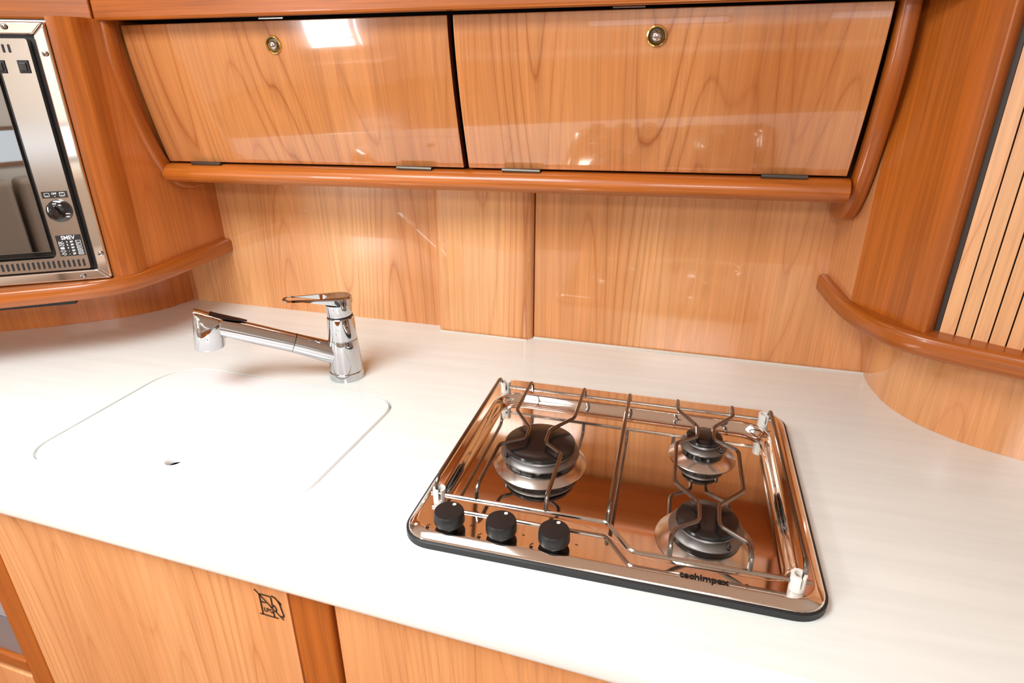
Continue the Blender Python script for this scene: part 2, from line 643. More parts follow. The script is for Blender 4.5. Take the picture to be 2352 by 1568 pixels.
# sink cover with its finger hole
hole_c = (-1.303, 1.166)
sc_t = thing('sink_cover', (-1.29, 1.37, -0.0205), 'flush white sink cover with a small finger hole, left of the hob', 'sink cover')
m = M()
lc = inset(lid_out, 0.006)
lc2 = inset(lid_out, 0.011)
hole = [(hole_c[0] + 0.021 * cos(2 * pi * i / 24), hole_c[1] + 0.021 * sin(2 * pi * i / 24)) for i in range(24)]
hole2 = [(hole_c[0] + 0.026 * cos(2 * pi * i / 24), hole_c[1] + 0.026 * sin(2 * pi * i / 24)) for i in range(24)]
fill_between(m, lc2, hole2, 0.001)
n = len(lc)
q = [m.add([(x, y, z) for x, y in p]) for p, z in ((lc2, 0.001), (lc, -0.004), (lc, -0.0205))]
for a, b in zip(q[:-1], q[1:]):
    for i in range(n):
        j = (i + 1) % n
        m.face((a + i, a + j, b + j, b + i))
q = [m.add([(x, y, z) for x, y in p]) for p, z in ((hole2, 0.001), (hole, -0.004), (hole, -0.0205))]
for a, b in zip(q[:-1], q[1:]):
    for i in range(24):
        j = (i + 1) % 24
        m.face((a + i, a + j, b + j, b + i))
fill_between(m, lc, hole, -0.0205)
obj('cover_panel', m, lid_m, sc_t, ang=50)

# ------------------------------------------------------------------ left: oven housing
PO = Vector((-1.971, 1.712, 0))
dO = Vector((0.844, 0.536, 0)).normalized()
nO = Vector((dO.y, -dO.x, 0))          # outwards, to the viewer


def Tov(p):                            # (along, outwards, height)
    return PO + dO * p[0] + nO * p[1] + Vector((0, 0, p[2]))


def Tovp(p):                           # plane print: (x, y, -) -> along, height
    return Tov((p[0], 0.0372 + p[2], p[1]))


oc = thing('oven_housing', (-2.1, 2.0, 0.0), 'cherry wood corner housing with rounded post around the steel oven', 'cabinet')
# side panel (towards the back wall), rounded post, recessed panel below, bent rail
obj('side_panel', M().prism([(-1.968, 2.312), (-1.932, 1.83), (-1.962, 1.83), (-2.0, 2.312)], 0.315, 1.16), wood_side, oc)
po = Tov((0.001, 0.004, 0))
pin = Tov((0.001, -0.05, 0))
arc = [Tov((0.028, 0.003, 0)), Tov((0.05, -0.010, 0)), Vector((-1.926, 1.765, 0)), Vector((-1.924, 1.79, 0)), Vector((-1.930, 1.83, 0))]
arc = smooth_curve(arc, 5)
poly = [(po.x, po.y)] + [(p.x, p.y) for p in arc] + [(-1.965, 1.83), (pin.x, pin.y)]
obj('corner_post', M().prism(poly, 0.315, 1.16), trim_v, oc, ang=50)
low = smooth_curve([(-2.209, 2.32, 0), (-2.226, 2.24, 0), (-2.245, 2.165, 0), (-2.33, 2.04, 0), (-2.45, 1.94, 0), (-2.56, 1.855, 0), (-2.71, 1.76, 0), (-3.0, 1.58, 0), (-3.3, 1.39, 0)], 5)
obj('recessed_panel', M().sweep([(p.x, p.y, -0.001) for p in low], [(0, 0.0015), (0, 0.27), (0.03, 0.27), (0.03, 0.0015)]), wood_side, oc)  # darker side wood, so the shade of the recess is in the colour
sof = [(p.x - 0.02, p.y) for p in low[:1]]
obj('underside', M().prism([(-1.955, 2.30), (-1.955, 1.77), (-2.0, 1.70), (-2.30, 1.515), (-3.3, 0.88), (-3.6, 1.4), (-2.6, 2.31)], 0.272, 0.285), wood_side, oc)
railp = [(-3.2, 0.80, 0), (-2.211, 1.468, 0), (-2.094, 1.552, 0), (-2.00, 1.628, 0), (-1.948, 1.690, 0), (-1.918, 1.765, 0), (-1.907, 1.85, 0), (-1.908, 2.0, 0), (-1.935, 2.308, 0)]
railp = [Vector((-3.2, 0.765, 0))] + smooth_curve(railp[1:], 5)
rprof = [(0.0, 0.0), (0.0, 0.036)] + [(-0.014 + 0.014 * cos(t), 0.039 + 0.014 * sin(t)) for t in [k * pi / 10 for k in range(1, 6)]] + [(-0.09, 0.053), (-0.09, -0.006), (-0.006, -0.006)]
obj('bent_rail', M().sweep([(p.x, p.y, 0.262) for p in railp], rprof), trim_uv, oc, ang=50)
gs = M(Tov).box(-0.9, -0.14, -0.02, 0.005, 0.229, 0.254)
obj('grip_slot', gs, black_plastic, oc)

# the built-in oven
ov = thing('oven', tuple(Tov((-0.45, 0, 0.32))), 'built-in steel oven with dark mirror door and black knob, set in the left housing', 'oven')
A0 = -0.92
obj('casing', M(Tov).box(A0, -0.004, -0.42, 0.0015, 0.322, 1.142), black_plastic, ov)


def frame_bar(quad, o0, o1):
    """bevelled frame side: quad of outer/inner points (along, z)"""
    f = M(Tov)
    a, b, c, d = quad          # outer a->b, inner c<-d
    loop0 = [(a[0], o0, a[1]), (b[0], o0, b[1]), (c[0], o0, c[1]), (d[0], o0, d[1])]
    ins = 0.004
    ce = Vector(((a[0] + b[0] + c[0] + d[0]) / 4, (a[1] + b[1] + c[1] + d[1]) / 4))
    loop1 = [(p[0], o1 - 0.004, p[2]) for p in loop0]
    return f.rings([loop0, loop1])


fz0, fz1, fwid = 0.318, 1.142, 0.037
obj('trim_frame', frame_bar([(0, fz0), (0, fz1), (-fwid, fz1 - fwid), (-fwid, fz0 + fwid)], 0.002, 0.026), steel, ov, bevel=0.006, label='right upright of the steel trim frame')
obj('trim_frame', frame_bar([(A0, fz0), (0, fz0), (-fwid, fz0 + fwid), (A0, fz0 + fwid)], 0.002, 0.026), steel, ov, bevel=0.006, label='lower bar of the steel trim frame')
obj('trim_frame', frame_bar([(A0, fz1), (0, fz1), (-fwid, fz1 - fwid), (A0, fz1 - fwid)], 0.002, 0.026), steel, ov, bevel=0.006, label='upper bar of the steel trim frame')
# front panel: rounded window cut-out
px1, pz0, pz1 = -0.052, 0.364, 1.094
wx1, wz0, wz1 = -0.142, 0.408, 1.035
m = M(Tov)


def T2(l, y):
    return [(x, y, z) for x, z in l]


outer = round_poly([(A0, pz0), (px1, pz0), (px1, pz1), (A0, pz1)], [0, 0.006, 0.006, 0], 3)
inner = round_poly([(A0 + 0.09, wz0), (wx1, wz0), (wx1, wz1), (A0 + 0.09, wz1)], 0.022, 5)
from mathutils.geometry import tessellate_polygon
tr = tessellate_polygon([[Vector((x, z, 0)) for x, z in outer], [Vector((x, z, 0)) for x, z in inner]])
for yy in (0.036, 0.006):
    b = m.add(T2(outer, yy) + T2(inner, yy))
    for t in tr:
        m.face([b + i for i in t])
for lp in (outer, inner):
    a = m.add(T2(lp, 0.036))
    b = m.add(T2(lp, 0.006))
    for i in range(len(lp)):
        j = (i + 1) % len(lp)
        m.face((a + i, a + j, b + j, b + i))
fp = obj('front_panel', m, simple('brushed_panel', (0.56, 0.51, 0.47), 0.14, 1.0, noise=(8, 0.03, (0.2, 0.2, 1))), ov)
obj('door_gasket', M(Tov).box(A0 + 0.095, wx1 - 0.002, 0.006, 0.016, wz0 + 0.002, wz1 - 0.002), black_gloss, ov)
obj('door_glass', M(Tov).box(A0 + 0.11, wx1 - 0.016, 0.017, 0.030, wz0 + 0.022, wz1 - 0.03), oven_glass, ov, bevel=0.002)


def oval_slot(m, x, z, w, h, slant=0.0, y=0.0372):
    pts = round_poly([(x - w / 2, z - h / 2), (x + w / 2, z - h / 2), (x + w / 2 + slant, z + h / 2), (x - w / 2 + slant, z + h / 2)], w * 0.5, 3)
    m.rings([[(a, 0.0355, c) for a, c in pts], [(a, y, c) for a, c in pts]])


m = M(Tov)
for k in range(46):
    oval_slot(m, -0.068 - k * 0.0152, 0.386, 0.0066, 0.026)
obj('vent_slots', m, dark_void, fp)
m = M(Tov)
for k in range(20):
    oval_slot(m, -0.104 - k * 0.0152, 1.066, 0.0066, 0.024)
obj('vent_slots', m, dark_void, fp)
for x0, x1 in ((-0.152, -0.126), (-0.093, -0.063)):
    sw = obj('rocker_switch', M(Tov).box(x0, x1, 0.036, 0.041, 0.996, 1.034), black_plastic, ov, bevel=0.002)
    obj('rocker', M(Tov).box(x0 + 0.006, x1 - 0.006, 0.041, 0.046, 1.003, 1.027), black_gloss, sw, bevel=0.002)
# knob: skirted dial with a grip bar
kc = (-0.096, 0.569)


def Tk(p):       # lathe axis pointing out of the panel
    return Tov((kc[0] + p[0], 0.036 + p[2], kc[1] + p[1]))


kn = obj('thermostat_knob', M(Tk).lathe([(0.037, 0), (0.038, 0.004), (0.036, 0.012), (0.026, 0.017), (0.012, 0.019)], n=36), black_gloss, ov)
a = R(115)
m = M(Tk)
gp = round_poly([(-0.022, -0.008), (0.022, -0.008), (0.022, 0.008), (-0.022, 0.008)], 0.007, 4)
gp = [(x * cos(a) - y * sin(a), x * sin(a) + y * cos(a)) for x, y in gp]
m.rings([[(x, y, 0.016) for x, y in gp], [(x, y, 0.038) for x, y in gp], [(x * 0.8, y * 0.8, 0.042) for x, y in gp]])
obj('grip', m, black_gloss, kn)
m = M()
Tkp = lambda p: Tov((kc[0] + p[0], 0.0525, kc[1] + p[1]))
Tkp2 = lambda p: Tov((kc[0] + p[0], 0.0532, kc[1] + p[1]))
text(m, 'OFF', 0.007, (-0.004, 0.026), lambda p: Tov((kc[0] + p[0], 0.0535, kc[1] + p[1])), 0.0002)
text(m, 'MAX', 0.006, (0.027, -0.008), lambda p: Tov((kc[0] + p[0], 0.0535, kc[1] + p[1])), 0.0002)
text(m, 'MIN', 0.006, (0.026, -0.018), lambda p: Tov((kc[0] + p[0], 0.0535, kc[1] + p[1])), 0.0002)
obj('dial_marking', m, white_print, kn)
# little plates with writing
pl = obj('function_plate', M(Tov).box(-0.134, -0.060, 0.036, 0.0385, 0.612, 0.634), black_print, ov)
m = M()
Tp = lambda p: Tov((p[0], 0.0390, p[1]))
text(m, 'OFF', 0.0085, (-0.0975, 0.6265), Tp, 0.0002)
stroke(m, [(-0.0975, 0.6175), (-0.0955, 0.6175)], 0.002, Tp)
stroke(m, round_poly([(-0.126, 0.6175), (-0.112, 0.6175), (-0.112, 0.629), (-0.126, 0.629)], 0.002, 2) + [(-0.126, 0.6195)], 0.0011, Tp)
stroke(m, [(-0.124, 0.620), (-0.121, 0.620)], 0.0012, Tp)
stroke(m, [(-0.119, 0.620), (-0.116, 0.620)], 0.0012, Tp)
stroke(m, round_poly([(-0.082, 0.6175), (-0.067, 0.6175), (-0.067, 0.630), (-0.082, 0.630)], 0.002, 2) + [(-0.082, 0.6195)], 0.0011, Tp)
stroke(m, [(-0.080, 0.6275), (-0.069, 0.6275)], 0.001, Tp)
stroke(m, [(-0.080, 0.6205), (-0.069, 0.6205)], 0.001, Tp)
obj('plate_print', m, white_print, pl)
pl = obj('cooking_chart_plate', M(Tov).box(-0.131, -0.056, 0.036, 0.0385, 0.413, 0.486), black_print, ov)
m = M()
text(m, 'SMEV', 0.0185, (-0.0945, 0.4765), Tp, 0.0004, sx=0.95)
for k, (s1, s2) in enumerate((("4", "60'"), ("5", "30'"), ("4", "90'"), ("-", "90'"), ("-", "20'"))):
    zz = 0.4625 - k * 0.0105
    text(m, s1, 0.0085, (-0.101, zz), Tp, 0.0003)
    text(m, s2, 0.0085, (-0.087, zz), Tp, 0.0003)
    stroke(m, round_poly([(-0.0745, zz - 0.0035), (-0.0595, zz - 0.0035), (-0.0595, zz + 0.0035), (-0.0745, zz + 0.0035)], 0.0015, 2) + [(-0.0745, zz - 0.002)], 0.0011, Tp)
    for q in range(min(k, 3) + 1):
        stroke(m, [(-0.0725 + q * 0.0035, zz - 0.003), (-0.0725 + q * 0.0035, zz + 0.003)], 0.0009, Tp)
    xx = -0.1185
    if k == 0:
        stroke(m, [(xx - 0.008, zz - 0.0035), (xx + 0.008, zz - 0.0035)], 0.002, Tp)
        stroke(m, [(xx - 0.006, zz), (xx + 0.004, zz + 0.001), (xx + 0.005, zz + 0.003)], 0.0012, Tp)
        stroke(m, [(xx - 0.006, zz + 0.0035), (xx - 0.006, zz - 0.002)], 0.0012, Tp)
    elif k == 1:
        stroke(m, [(xx - 0.008, zz + 0.003), (xx - 0.004, zz), (xx, zz + 0.0035), (xx + 0.006, zz + 0.001), (xx + 0.008, zz), (xx + 0.003, zz - 0.0035), (xx - 0.004, zz), (xx - 0.008, zz - 0.003)], 0.0012, Tp)
    elif k == 2:
        for q in range(5):
            stroke(m, [(xx - 0.006, zz - 0.003 + q * 0.0015), (xx + 0.006, zz - 0.003 + q * 0.0015)], 0.0011, Tp)
    elif k == 3:
        stroke(m, [(xx - 0.009, zz), (xx - 0.006, zz), (xx - 0.004, zz + 0.003), (xx + 0.004, zz + 0.003), (xx + 0.006, zz), (xx + 0.009, zz)], 0.0012, Tp)
        stroke(m, [(xx - 0.006, zz), (xx - 0.004, zz - 0.003), (xx + 0.004, zz - 0.003), (xx + 0.006, zz)], 0.0012, Tp)
    else:
        stroke(m, [(xx - 0.007, zz - 0.001), (xx - 0.003, zz + 0.003), (xx + 0.005, zz + 0.003), (xx + 0.007, zz), (xx + 0.004, zz - 0.003), (xx, zz - 0.003), (xx - 0.002, zz), (xx - 0.005, zz + 0.001)], 0.0013, Tp)
obj('plate_print', m, white_print, pl)


def screw(name, c, T, parent, r=0.0085):
    def Ts(p):
        return T((c[0] + p[0], c[1] + p[2], c[2] + p[1]))
    s_ = obj(name, M(Ts).lathe([(r, 0), (r, 0.002), (r * 0.75, 0.005), (r * 0.3, 0.0062)], n=20), chrome, parent)
    mm = M(Ts)
    mm.box(-r * 0.5, r * 0.5, -r * 0.1, r * 0.1, 0.0058, 0.0066)
    mm.box(-r * 0.1, r * 0.1, -r * 0.5, r * 0.5, 0.0058, 0.0066)
    obj('cross_slot', mm, dark_void, s_)


for c in ((-0.016, 0.0258, 1.052), (-0.014, 0.0258, 0.410), (-0.086, 0.0258, 0.334), (-0.105, 0.0258, 1.127)):
    screw('frame_screw', c, Tov, ov)

# ------------------------------------------------------------------ right: cabinet with slatted door
rc = thing('slatted_cabinet', (0.8, 2.0, 0.0), 'tall right hand cherry cabinet with slatted door and curved base', 'cabinet')
obj('side_panel', M().prism([(0.506, 2.262), (0.524, 1.990), (0.555, 1.990), (0.555, 2.262)], 0.355, 1.36), wood_panel2, rc)
pil = round_poly([(0.5235, 1.990), (0.5255, 1.984), (0.655, 1.762), (0.664, 1.766), (0.686, 1.790), (0.60, 1.990)], [0, 0, 0.008, 0.006, 0.002, 0], 4)
obj('corner_post', M().prism(pil, 0.355, 1.36), trim_v, rc, ang=30)
dS = Vector((0.168, -0.092, 0)).normalized()
nS = Vector((dS.y, -dS.x, 0))
PS = Vector((0.688, 1.787, 0))


def Tsl(p):
    return PS + dS * p[0] + nS * p[1] + Vector((0, 0, p[2]))


obj('door_seal', M(Tsl).box(-0.002, 0.009, -0.05, -0.008, 0.356, 1.36), simple('brown_seal', (0.035, 0.022, 0.016), 0.5), rc)
sd = obj('door', M(Tsl).box(0.009, 0.90, -0.05, -0.012, 0.356, 1.36), dark_void, rc, label='slatted wooden door with dark grooves')
w = 0.0365
x = 0.011
for k in range(24):
    obj('slat', M(Tsl).box(x, x + w - 0.0035, -0.012, -0.002, 0.356, 1.36), wood_slat, sd)
    x += w
lowr = smooth_curve([(0.688, 2.262, 0), (0.685, 2.20, 0), (0.688, 2.13, 0), (0.708, 2.03, 0), (0.757, 1.935, 0), (0.82, 1.870, 0), (0.885, 1.825, 0), (1.0, 1.775, 0), (1.15, 1.725, 0), (1.6, 1.60, 0)], 5)
obj('curved_base_panel', M().sweep([(p.x, p.y, -0.001) for p in lowr], [(0, 0.0015), (0, 0.32), (-0.03, 0.32), (-0.03, 0.0015)]), wood_panel, rc)
obj('underside', M().prism([(0.52, 2.25), (0.53, 2.0), (0.66, 1.75), (0.9, 1.64), (1.7, 1.30), (1.8, 1.5), (1.0, 2.25)], 0.31, 0.322), wood_side, rc)
railr = smooth_curve([(0.478, 2.262, 0), (0.487, 2.14, 0), (0.500, 2.02, 0), (0.522, 1.925, 0), (0.556, 1.838, 0), (0.615, 1.762, 0), (0.70, 1.708, 0), (0.855, 1.642, 0), (1.2, 1.50, 0), (1.7, 1.29, 0)], 5)
obj('bent_rail', M().sweep([(p.x, p.y, 0.304) for p in railr], rprof), trim_uv, rc, ang=50)

# ------------------------------------------------------------------ wall cabinet with two lift-up doors
wc = thing('wall_cabinet', (-0.75, 2.1, 0.65), 'cherry wall cabinet with two bowed doors above the back wall panels', 'cabinet')
XA, XB = -1.930, 0.455


def zb(x):
    return 0.682 + (x + 1.94) * 0.0138


def zt(x):
    return 1.147 + (x + 1.94) * 0.0038


def yd(x, s):           # bowed door face: s = 0 top, 1 bottom
    yt = 1.956 - 0.034 * (x + 1.94) / 2.4
    return yt + (2.047 - yt) * s ** 1.5


def door(x0, x1, mat, lock_px):
    nx, nz = 10, 16
    m = M()
    th = 0.032
    idx = {}
    for side in (0, 1):
        for i in range(nx + 1):
            x = x0 + (x1 - x0) * i / nx
            for k in range(nz + 1):
                s = k / nz
                z = zt(x) + (zb(x) - zt(x)) * s
                idx[side, i, k] = m.add([(x, yd(x, s) + th * side, z)])
    for i in range(nx):
        for k in range(nz):
            m.cur = 0
            m.face((idx[0, i, k], idx[0, i + 1, k], idx[0, i + 1, k + 1], idx[0, i, k + 1]))
            m.face((idx[1, i, k], idx[1, i, k + 1], idx[1, i + 1, k + 1], idx[1, i + 1, k]))
    m.cur = 1
    for i in range(nx):
        for k in (0, nz):
            m.face((idx[0, i, k], idx[0, i + 1, k], idx[1, i + 1, k], idx[1, i, k]))
    for k in range(nz):
        for i in (0, nx):
            m.face((idx[0, i, k], idx[0, i, k + 1], idx[1, i, k + 1], idx[1, i, k]))
    d = obj('door', m, [mat, edge_band], wc, bevel=0.003)
    lx, lz = lock_px
    s = (zt(lx) - lz) / (zt(lx) - zb(lx))
    y0 = yd(lx, s)
    slope = (yd(lx, s + 0.02) - yd(lx, s - 0.02)) / (0.04 * (zt(lx) - zb(lx)))   # dy per unit down
    nrm = Vector((0.014, -1, -slope)).normalized()
    ex = Vector((1, 0.014, 0)).normalized()
    ez = nrm.cross(ex)

    def Tl(p):
        return Vector((lx, y0, lz)) + ex * p[0] + ez * p[1] + nrm * p[2]
    lk = obj('push_lock', M(Tl).lathe([(0.028, -0.004), (0.028, 0.003), (0.0265, 0.006), (0.0235, 0.007), (0.0215, 0.004), (0.0205, -0.002)], n=40), brass, d, label='round brass and chrome push lock')
    obj('rosette', M(Tl).lathe([(0.0205, 0.0005), (0.017, 0.003), (0.0145, 0.003)], n=36), hinge_m, lk)
    obj('button', M(Tl).lathe([(0.0145, 0.002), (0.0145, 0.007), (0.0125, 0.0115), (0.008, 0.0145), (0.003, 0.0155)], n=32), chrome, lk)
    return d


d1 = door(XA, -0.7265, wood_door, (-1.333, 1.079))
d2 = door(-0.7095, XB, wood_door2, (-0.116, 1.087))
# inside of the cabinet, its shade put in as near-black colour
m = M()
m.box(-1.93, 0.49, 2.19, 2.21, 0.68, 1.2)
m.box(-0.727, -0.709, 2.085, 2.19, 0.70, 1.16)
obj('inner_back', m, dark_void, wc)
obj('gap_shade_sheet', M().box(-2.03, -1.972, 1.95, 2.28, 1.162, 1.34), dark_void, wc)  # added black sheet, painted shade for the gap under the fascia
obj('cabinet_top', M().box(-1.93, 0.50, 1.99, 2.24, 1.185, 1.20), dark_void, wc)
# bull-nosed bottom rail
bp = [(0.10, -0.068), (0.015, -0.068)] + [(0.012 - 0.034 * sin(t), -0.034 - 0.034 * cos(t)) for t in [k * pi / 10 for k in range(1, 10)]] + [(0.016, 0.0), (0.10, 0.0), (0.24, -0.005), (0.24, -0.068)]
m = M()
xs = [-1.932 + (0.462 + 1.932) * i / 12 for i in range(13)]
loops = [[(x, 2.022 + a, zb(x) - 0.006 + z) for a, z in bp] for x in xs]
m.rings(loops)
obj('bottom_rail', m, trim_h, wc, ang=40)
for px in (-1.745, -0.900, -0.522, 0.282):
    hz = zb(px) - 0.004
    h = M()
    hy = 2.036
    h.box(px - 0.064, px + 0.064, hy - 0.012, hy + 0.02, hz - 0.005, hz + 0.001)
    h.tube([(px - 0.064, hy - 0.010, hz + 0.002), (px + 0.064, hy - 0.010, hz + 0.002)], 0.007, 8)
    obj('hinge', h, hinge_m, wc)
for px in (-1.345, -0.20):
    obj('strike_plate', M().box(px - 0.045, px + 0.045, 1.972, 2.0, zt(px) + 0.006, zt(px) + 0.010), steel_satin, wc)

# bent beads running down both cabinet ends
def bead(name, x0, x1, dy, label):
    mids = [(1.35, 1.930), (1.141, 1.926), (1.02, 1.927), (0.878, 1.955), (0.738, 2.004), (0.66, 2.044), (0.612, 2.090), (0.592, 2.150), (0.590, 2.215)]
    path = smooth_curve([((x0 + x1) / 2, y + dy, z) for z, y in mids], 5)
    wx = (x1 - x0) / 2
    pr = []
    for k in range(20):
        t = 2 * pi * k / 20
        ca, sa = cos(t), sin(t)
        pr.append((0.030 * math.copysign(abs(ca) ** 0.6, ca), wx * math.copysign(abs(sa) ** 0.6, sa)))
    return obj(name, M().sweep(path, pr, upv=(1, 0, 0)), trim_uv, wc, ang=60, label=label)


bead('end_bead', -1.985, -1.922, -0.016, 'bent dark bead down the left end')
bead('end_bead', 0.468, 0.520, 0.028, 'bent dark bead down the right end')

# fascia over the doors, mitred at the left corner
fprof = [(0.0, 0.005), (0.0, 0.22), (-0.045, 0.22), (-0.045, 0.0), (-0.012, 0.0), (-0.004, 0.001)]
m = M().sweep([(-1.945, 1.868, 1.156), (-0.7, 1.862, 1.158), (0.60, 1.852, 1.160)], fprof)
struct('trim_2', m, trim_h, bevel=0.006)
M1 = Vector((-1.949, 1.868, 1.156))
m = M().sweep([tuple(M1 - dO * 1.5), tuple(M1)], fprof)
struct('trim_3', m, trim_uv, bevel=0.006)

# ------------------------------------------------------------------ mixer tap
bx, by = -1.096, 1.770
fa = thing('mixer_tap', (bx, by, 0), 'chrome single lever mixer tap with long pull-out spout behind the sink cover', 'tap')
obj('base_ring', M().lathe([(0.061, 0.0006), (0.061, 0.004), (0.059, 0.026), (0.057, 0.028)], (bx, by), 48), chrome, fa)
obj('body', M().lathe([(0.0575, 0.0295), (0.0565, 0.05), (0.0525, 0.11), (0.050, 0.145), (0.0495, 0.147)], (bx, by), 48), chrome, fa)
obj('upper_body', M().lathe([(0.0495, 0.1485), (0.0490, 0.16), (0.0470, 0.20), (0.0455, 0.226), (0.043, 0.229)], (bx, by), 48), chrome, fa)
obj('joint_ring', M().lathe([(0.0425, 0.2285), (0.0425, 0.2335)], (bx, by), 40), black_plastic, fa)
obj('joint_ring', M().lathe([(0.0485, 0.1465), (0.0485, 0.149)], (bx, by), 40), black_plastic, fa)
obj('joint_ring', M().lathe([(0.0565, 0.0275), (0.0565, 0.030)], (bx, by), 40), black_plastic, fa)
# lever: cap over the cartridge and an open loop handle
az = R(180 + 36)
dx, dy = cos(az), sin(az)
ld = Vector((dx, dy, 0))
ls = Vector((-dy, dx, 0))


def Tlev(p):
    return Vector((bx, by, 0)) + ld * p[0] + ls * p[1] + Vector((0, 0, p[2]))


lever = obj('lever_hub', M(Tlev).lathe([(0.0405, 0.2335), (0.0425, 0.238), (0.0435, 0.262), (0.044, 0.276)], (0.002, 0), 48, cap1=False), chrome, fa)
# body of the handle: outline (along, side), thick plate with a slot
no = 40


def taper_outline(L_, R0, R1, inf, n1=12):
    pts = []
    for i in range(n1 + 1):
        t = -pi / 2 + pi * i / n1
        pts.append((L_ - R1 + (R1 + inf) * cos(t), (R1 + inf) * sin(t)))
    for i in range(n1 + 1):
        t = pi / 2 + pi * i / n1
        pts.append(((R0 + inf) * cos(t), (R0 + inf) * sin(t)))
    return pts


def hz_top(x):      # top surface of the handle, rising slightly to the tip
    return 0.302 + 0.05 * max(0.0, x)

def hz_bot(x):
    return 0.276 + 0.033 * min(1.0, max(0.0, (x - 0.02) / 0.12)) + 0.002


out = taper_outline(0.178, 0.046, 0.028, 0.0)
outi = taper_outline(0.178, 0.046, 0.028, -0.004)
slot = taper_outline(0.106, 0.026, 0.018, 0.0)
slot = [(x + 0.062, y) for x, y in slot]
sloto = [(x, y) for x, y in slot]
m = M(Tlev)
tr = tessellate_polygon([[Vector((x, y, 0)) for x, y in outi], [Vector((x, y, 0)) for x, y in slot]])
bt = m.add([(x, y, hz_top(x)) for x, y in outi + slot])
for t in tr:
    m.face([bt + i for i in t])
tr = tessellate_polygon([[Vector((x, y, 0)) for x, y in out], [Vector((x, y, 0)) for x, y in slot]])
bb = m.add([(x, y, hz_bot(x)) for x, y in out + slot])
for t in tr:
    m.face([bb + i for i in t])
n = len(out)
q0 = m.add([(x, y, hz_top(x)) for x, y in outi])
q1 = m.add([(x, y, hz_top(x) - 0.004) for x, y in out])
q2 = m.add([(x, y, hz_bot(x)) for x, y in out])
for a, b in ((q0, q1), (q1, q2)):
    for i in range(n):
        j = (i + 1) % n
        m.face((a + i, a + j, b + j, b + i))
n = len(slot)
q0 = m.add([(x, y, hz_top(x)) for x, y in slot])
q1 = m.add([(x, y, hz_bot(x)) for x, y in slot])
for i in range(n):
    j = (i + 1) % n
    m.face((q0 + i, q0 + j, q1 + j, q1 + i))
obj('lever', m, chrome, fa, ang=40)
# spout: swept tube from the body up to the spray head
az2 = R(180 + 31)
sd_ = Vector((cos(az2), sin(az2), 0))
ss_ = Vector((-sd_.y, sd_.x, 0))


def Tsp(p):
    return Vector((bx, by, 0)) + sd_ * p[0] + ss_ * p[1] + Vector((0, 0, p[2]))


sp0 = Vector((0.035, 0, 0.095))
sp1 = Vector((0.160, 0, 0.148))
sp2 = Vector((0.405, 0, 0.243))
m = M()
m.tube([Tsp(sp0), Tsp(sp0.lerp(sp1, 0.5)), Tsp(sp1)], [0.040, 0.037, 0.0345], 28)
obj('spout_root', m, chrome, fa, ang=50)
m = M()
m.tube([Tsp(sp1 + (sp2 - sp1) * t) for t in (0.008, 0.4, 0.8, 0.985)], [0.0345, 0.034, 0.0335, 0.033], 28)
spo = obj('spout', m, chrome, fa, ang=50)
m = M()
m.tube([Tsp(sp1 + (sp2 - sp1) * t) for t in (-0.003, 0.010)], [0.0335, 0.0335], 28)
obj('joint_ring', m, black_plastic, fa)
hx = 0.402
# head: vertical cylinder cut slanting along the spout axis
m = M(Tsp)
nn = 40
rr = 0.0485
ax = (sp2 - sp1).normalized()
sl_ = (sp2.z - sp1.z) / (sp2.x - sp1.x)


def head_top(x, y):
    return sp1.z + sl_ * (x - sp1.x) + 1.06 * 0.0385 * math.sqrt(max(0.0, 1 - (y / rr) ** 2))


loops = [[(hx + (rr - 0.002) * cos(2 * pi * i / nn), (rr - 0.002) * sin(2 * pi * i / nn), 0.166) for i in range(nn)]]
loops.append([(hx + rr * cos(2 * pi * i / nn), rr * sin(2 * pi * i / nn), 0.170) for i in range(nn)])
for f in (1.0, 0.96, 0.8, 0.55, 0.25):
    lp = []
    for i in range(nn):
        x, y = hx + f * rr * cos(2 * pi * i / nn), f * rr * sin(2 * pi * i / nn)
        lp.append((x, y, head_top(x, y) - (0.003 if f == 1.0 else 0.0)))
    loops.append(lp)
loops = [[(x + 0.004 + 0.15 * (0.290 - z), y, z) for x, y, z in lp] for lp in loops]
m.rings(loops)
obj('spray_head', m, chrome, fa, ang=45)
obj('aerator', M(Tsp).lathe([(0.030, 0.164), (0.030, 0.170)], (hx + 0.0185, 0), 28), black_plastic, fa)
m = M()
pts = []
for (t, hw) in ((0.62, 0.004), (0.70, 0.012), (0.80, 0.017), (0.90, 0.019), (1.00, 0.018), (1.06, 0.011)):
    pts.append((t, hw))
perp = Vector((-ax.z, 0, ax.x))
lo_, hi_ = [], []
for t, hw in pts:
    c0 = sp1 + (sp2 - sp1) * t
    for sgn, lst in ((1, lo_), (-1, hi_)):
        h = math.sqrt(max(0.0, 0.0375 ** 2 - hw ** 2))
        lst.append((c0 + Vector((0, sgn * hw, 0)) + perp * (h + 0.0012), c0 + Vector((0, sgn * hw * 0.8, 0)) + perp * (h + 0.004)))
poly0 = [a for a, b in lo_] + [a for a, b in reversed(hi_)]
poly1 = [b for a, b in lo_] + [b for a, b in reversed(hi_)]
m = M(Tsp)
m.rings([poly0, poly1])
obj('thumb_pad', m, black_gloss, fa)

# ------------------------------------------------------------------ gas hob
hb = thing('gas_hob', (-0.1, 1.45, 0), 'three burner stainless steel gas hob with wire pan support on the white worktop', 'hob')
HX0, HX1, HY0, HY1 = -0.557, 0.369, 1.022, 1.850


def rr_loop(ins, r, z, n=10):
    P = round_poly([(HX0 + ins, HY0 + ins), (HX1 - ins, HY0 + ins), (HX1 - ins, HY1 - ins), (HX0 + ins, HY1 - ins)], r, n)
    return P


ctr = Vector((-0.10, 1.40))
ANG = sorted(set([2 * pi * i / 300 for i in range(300)]))


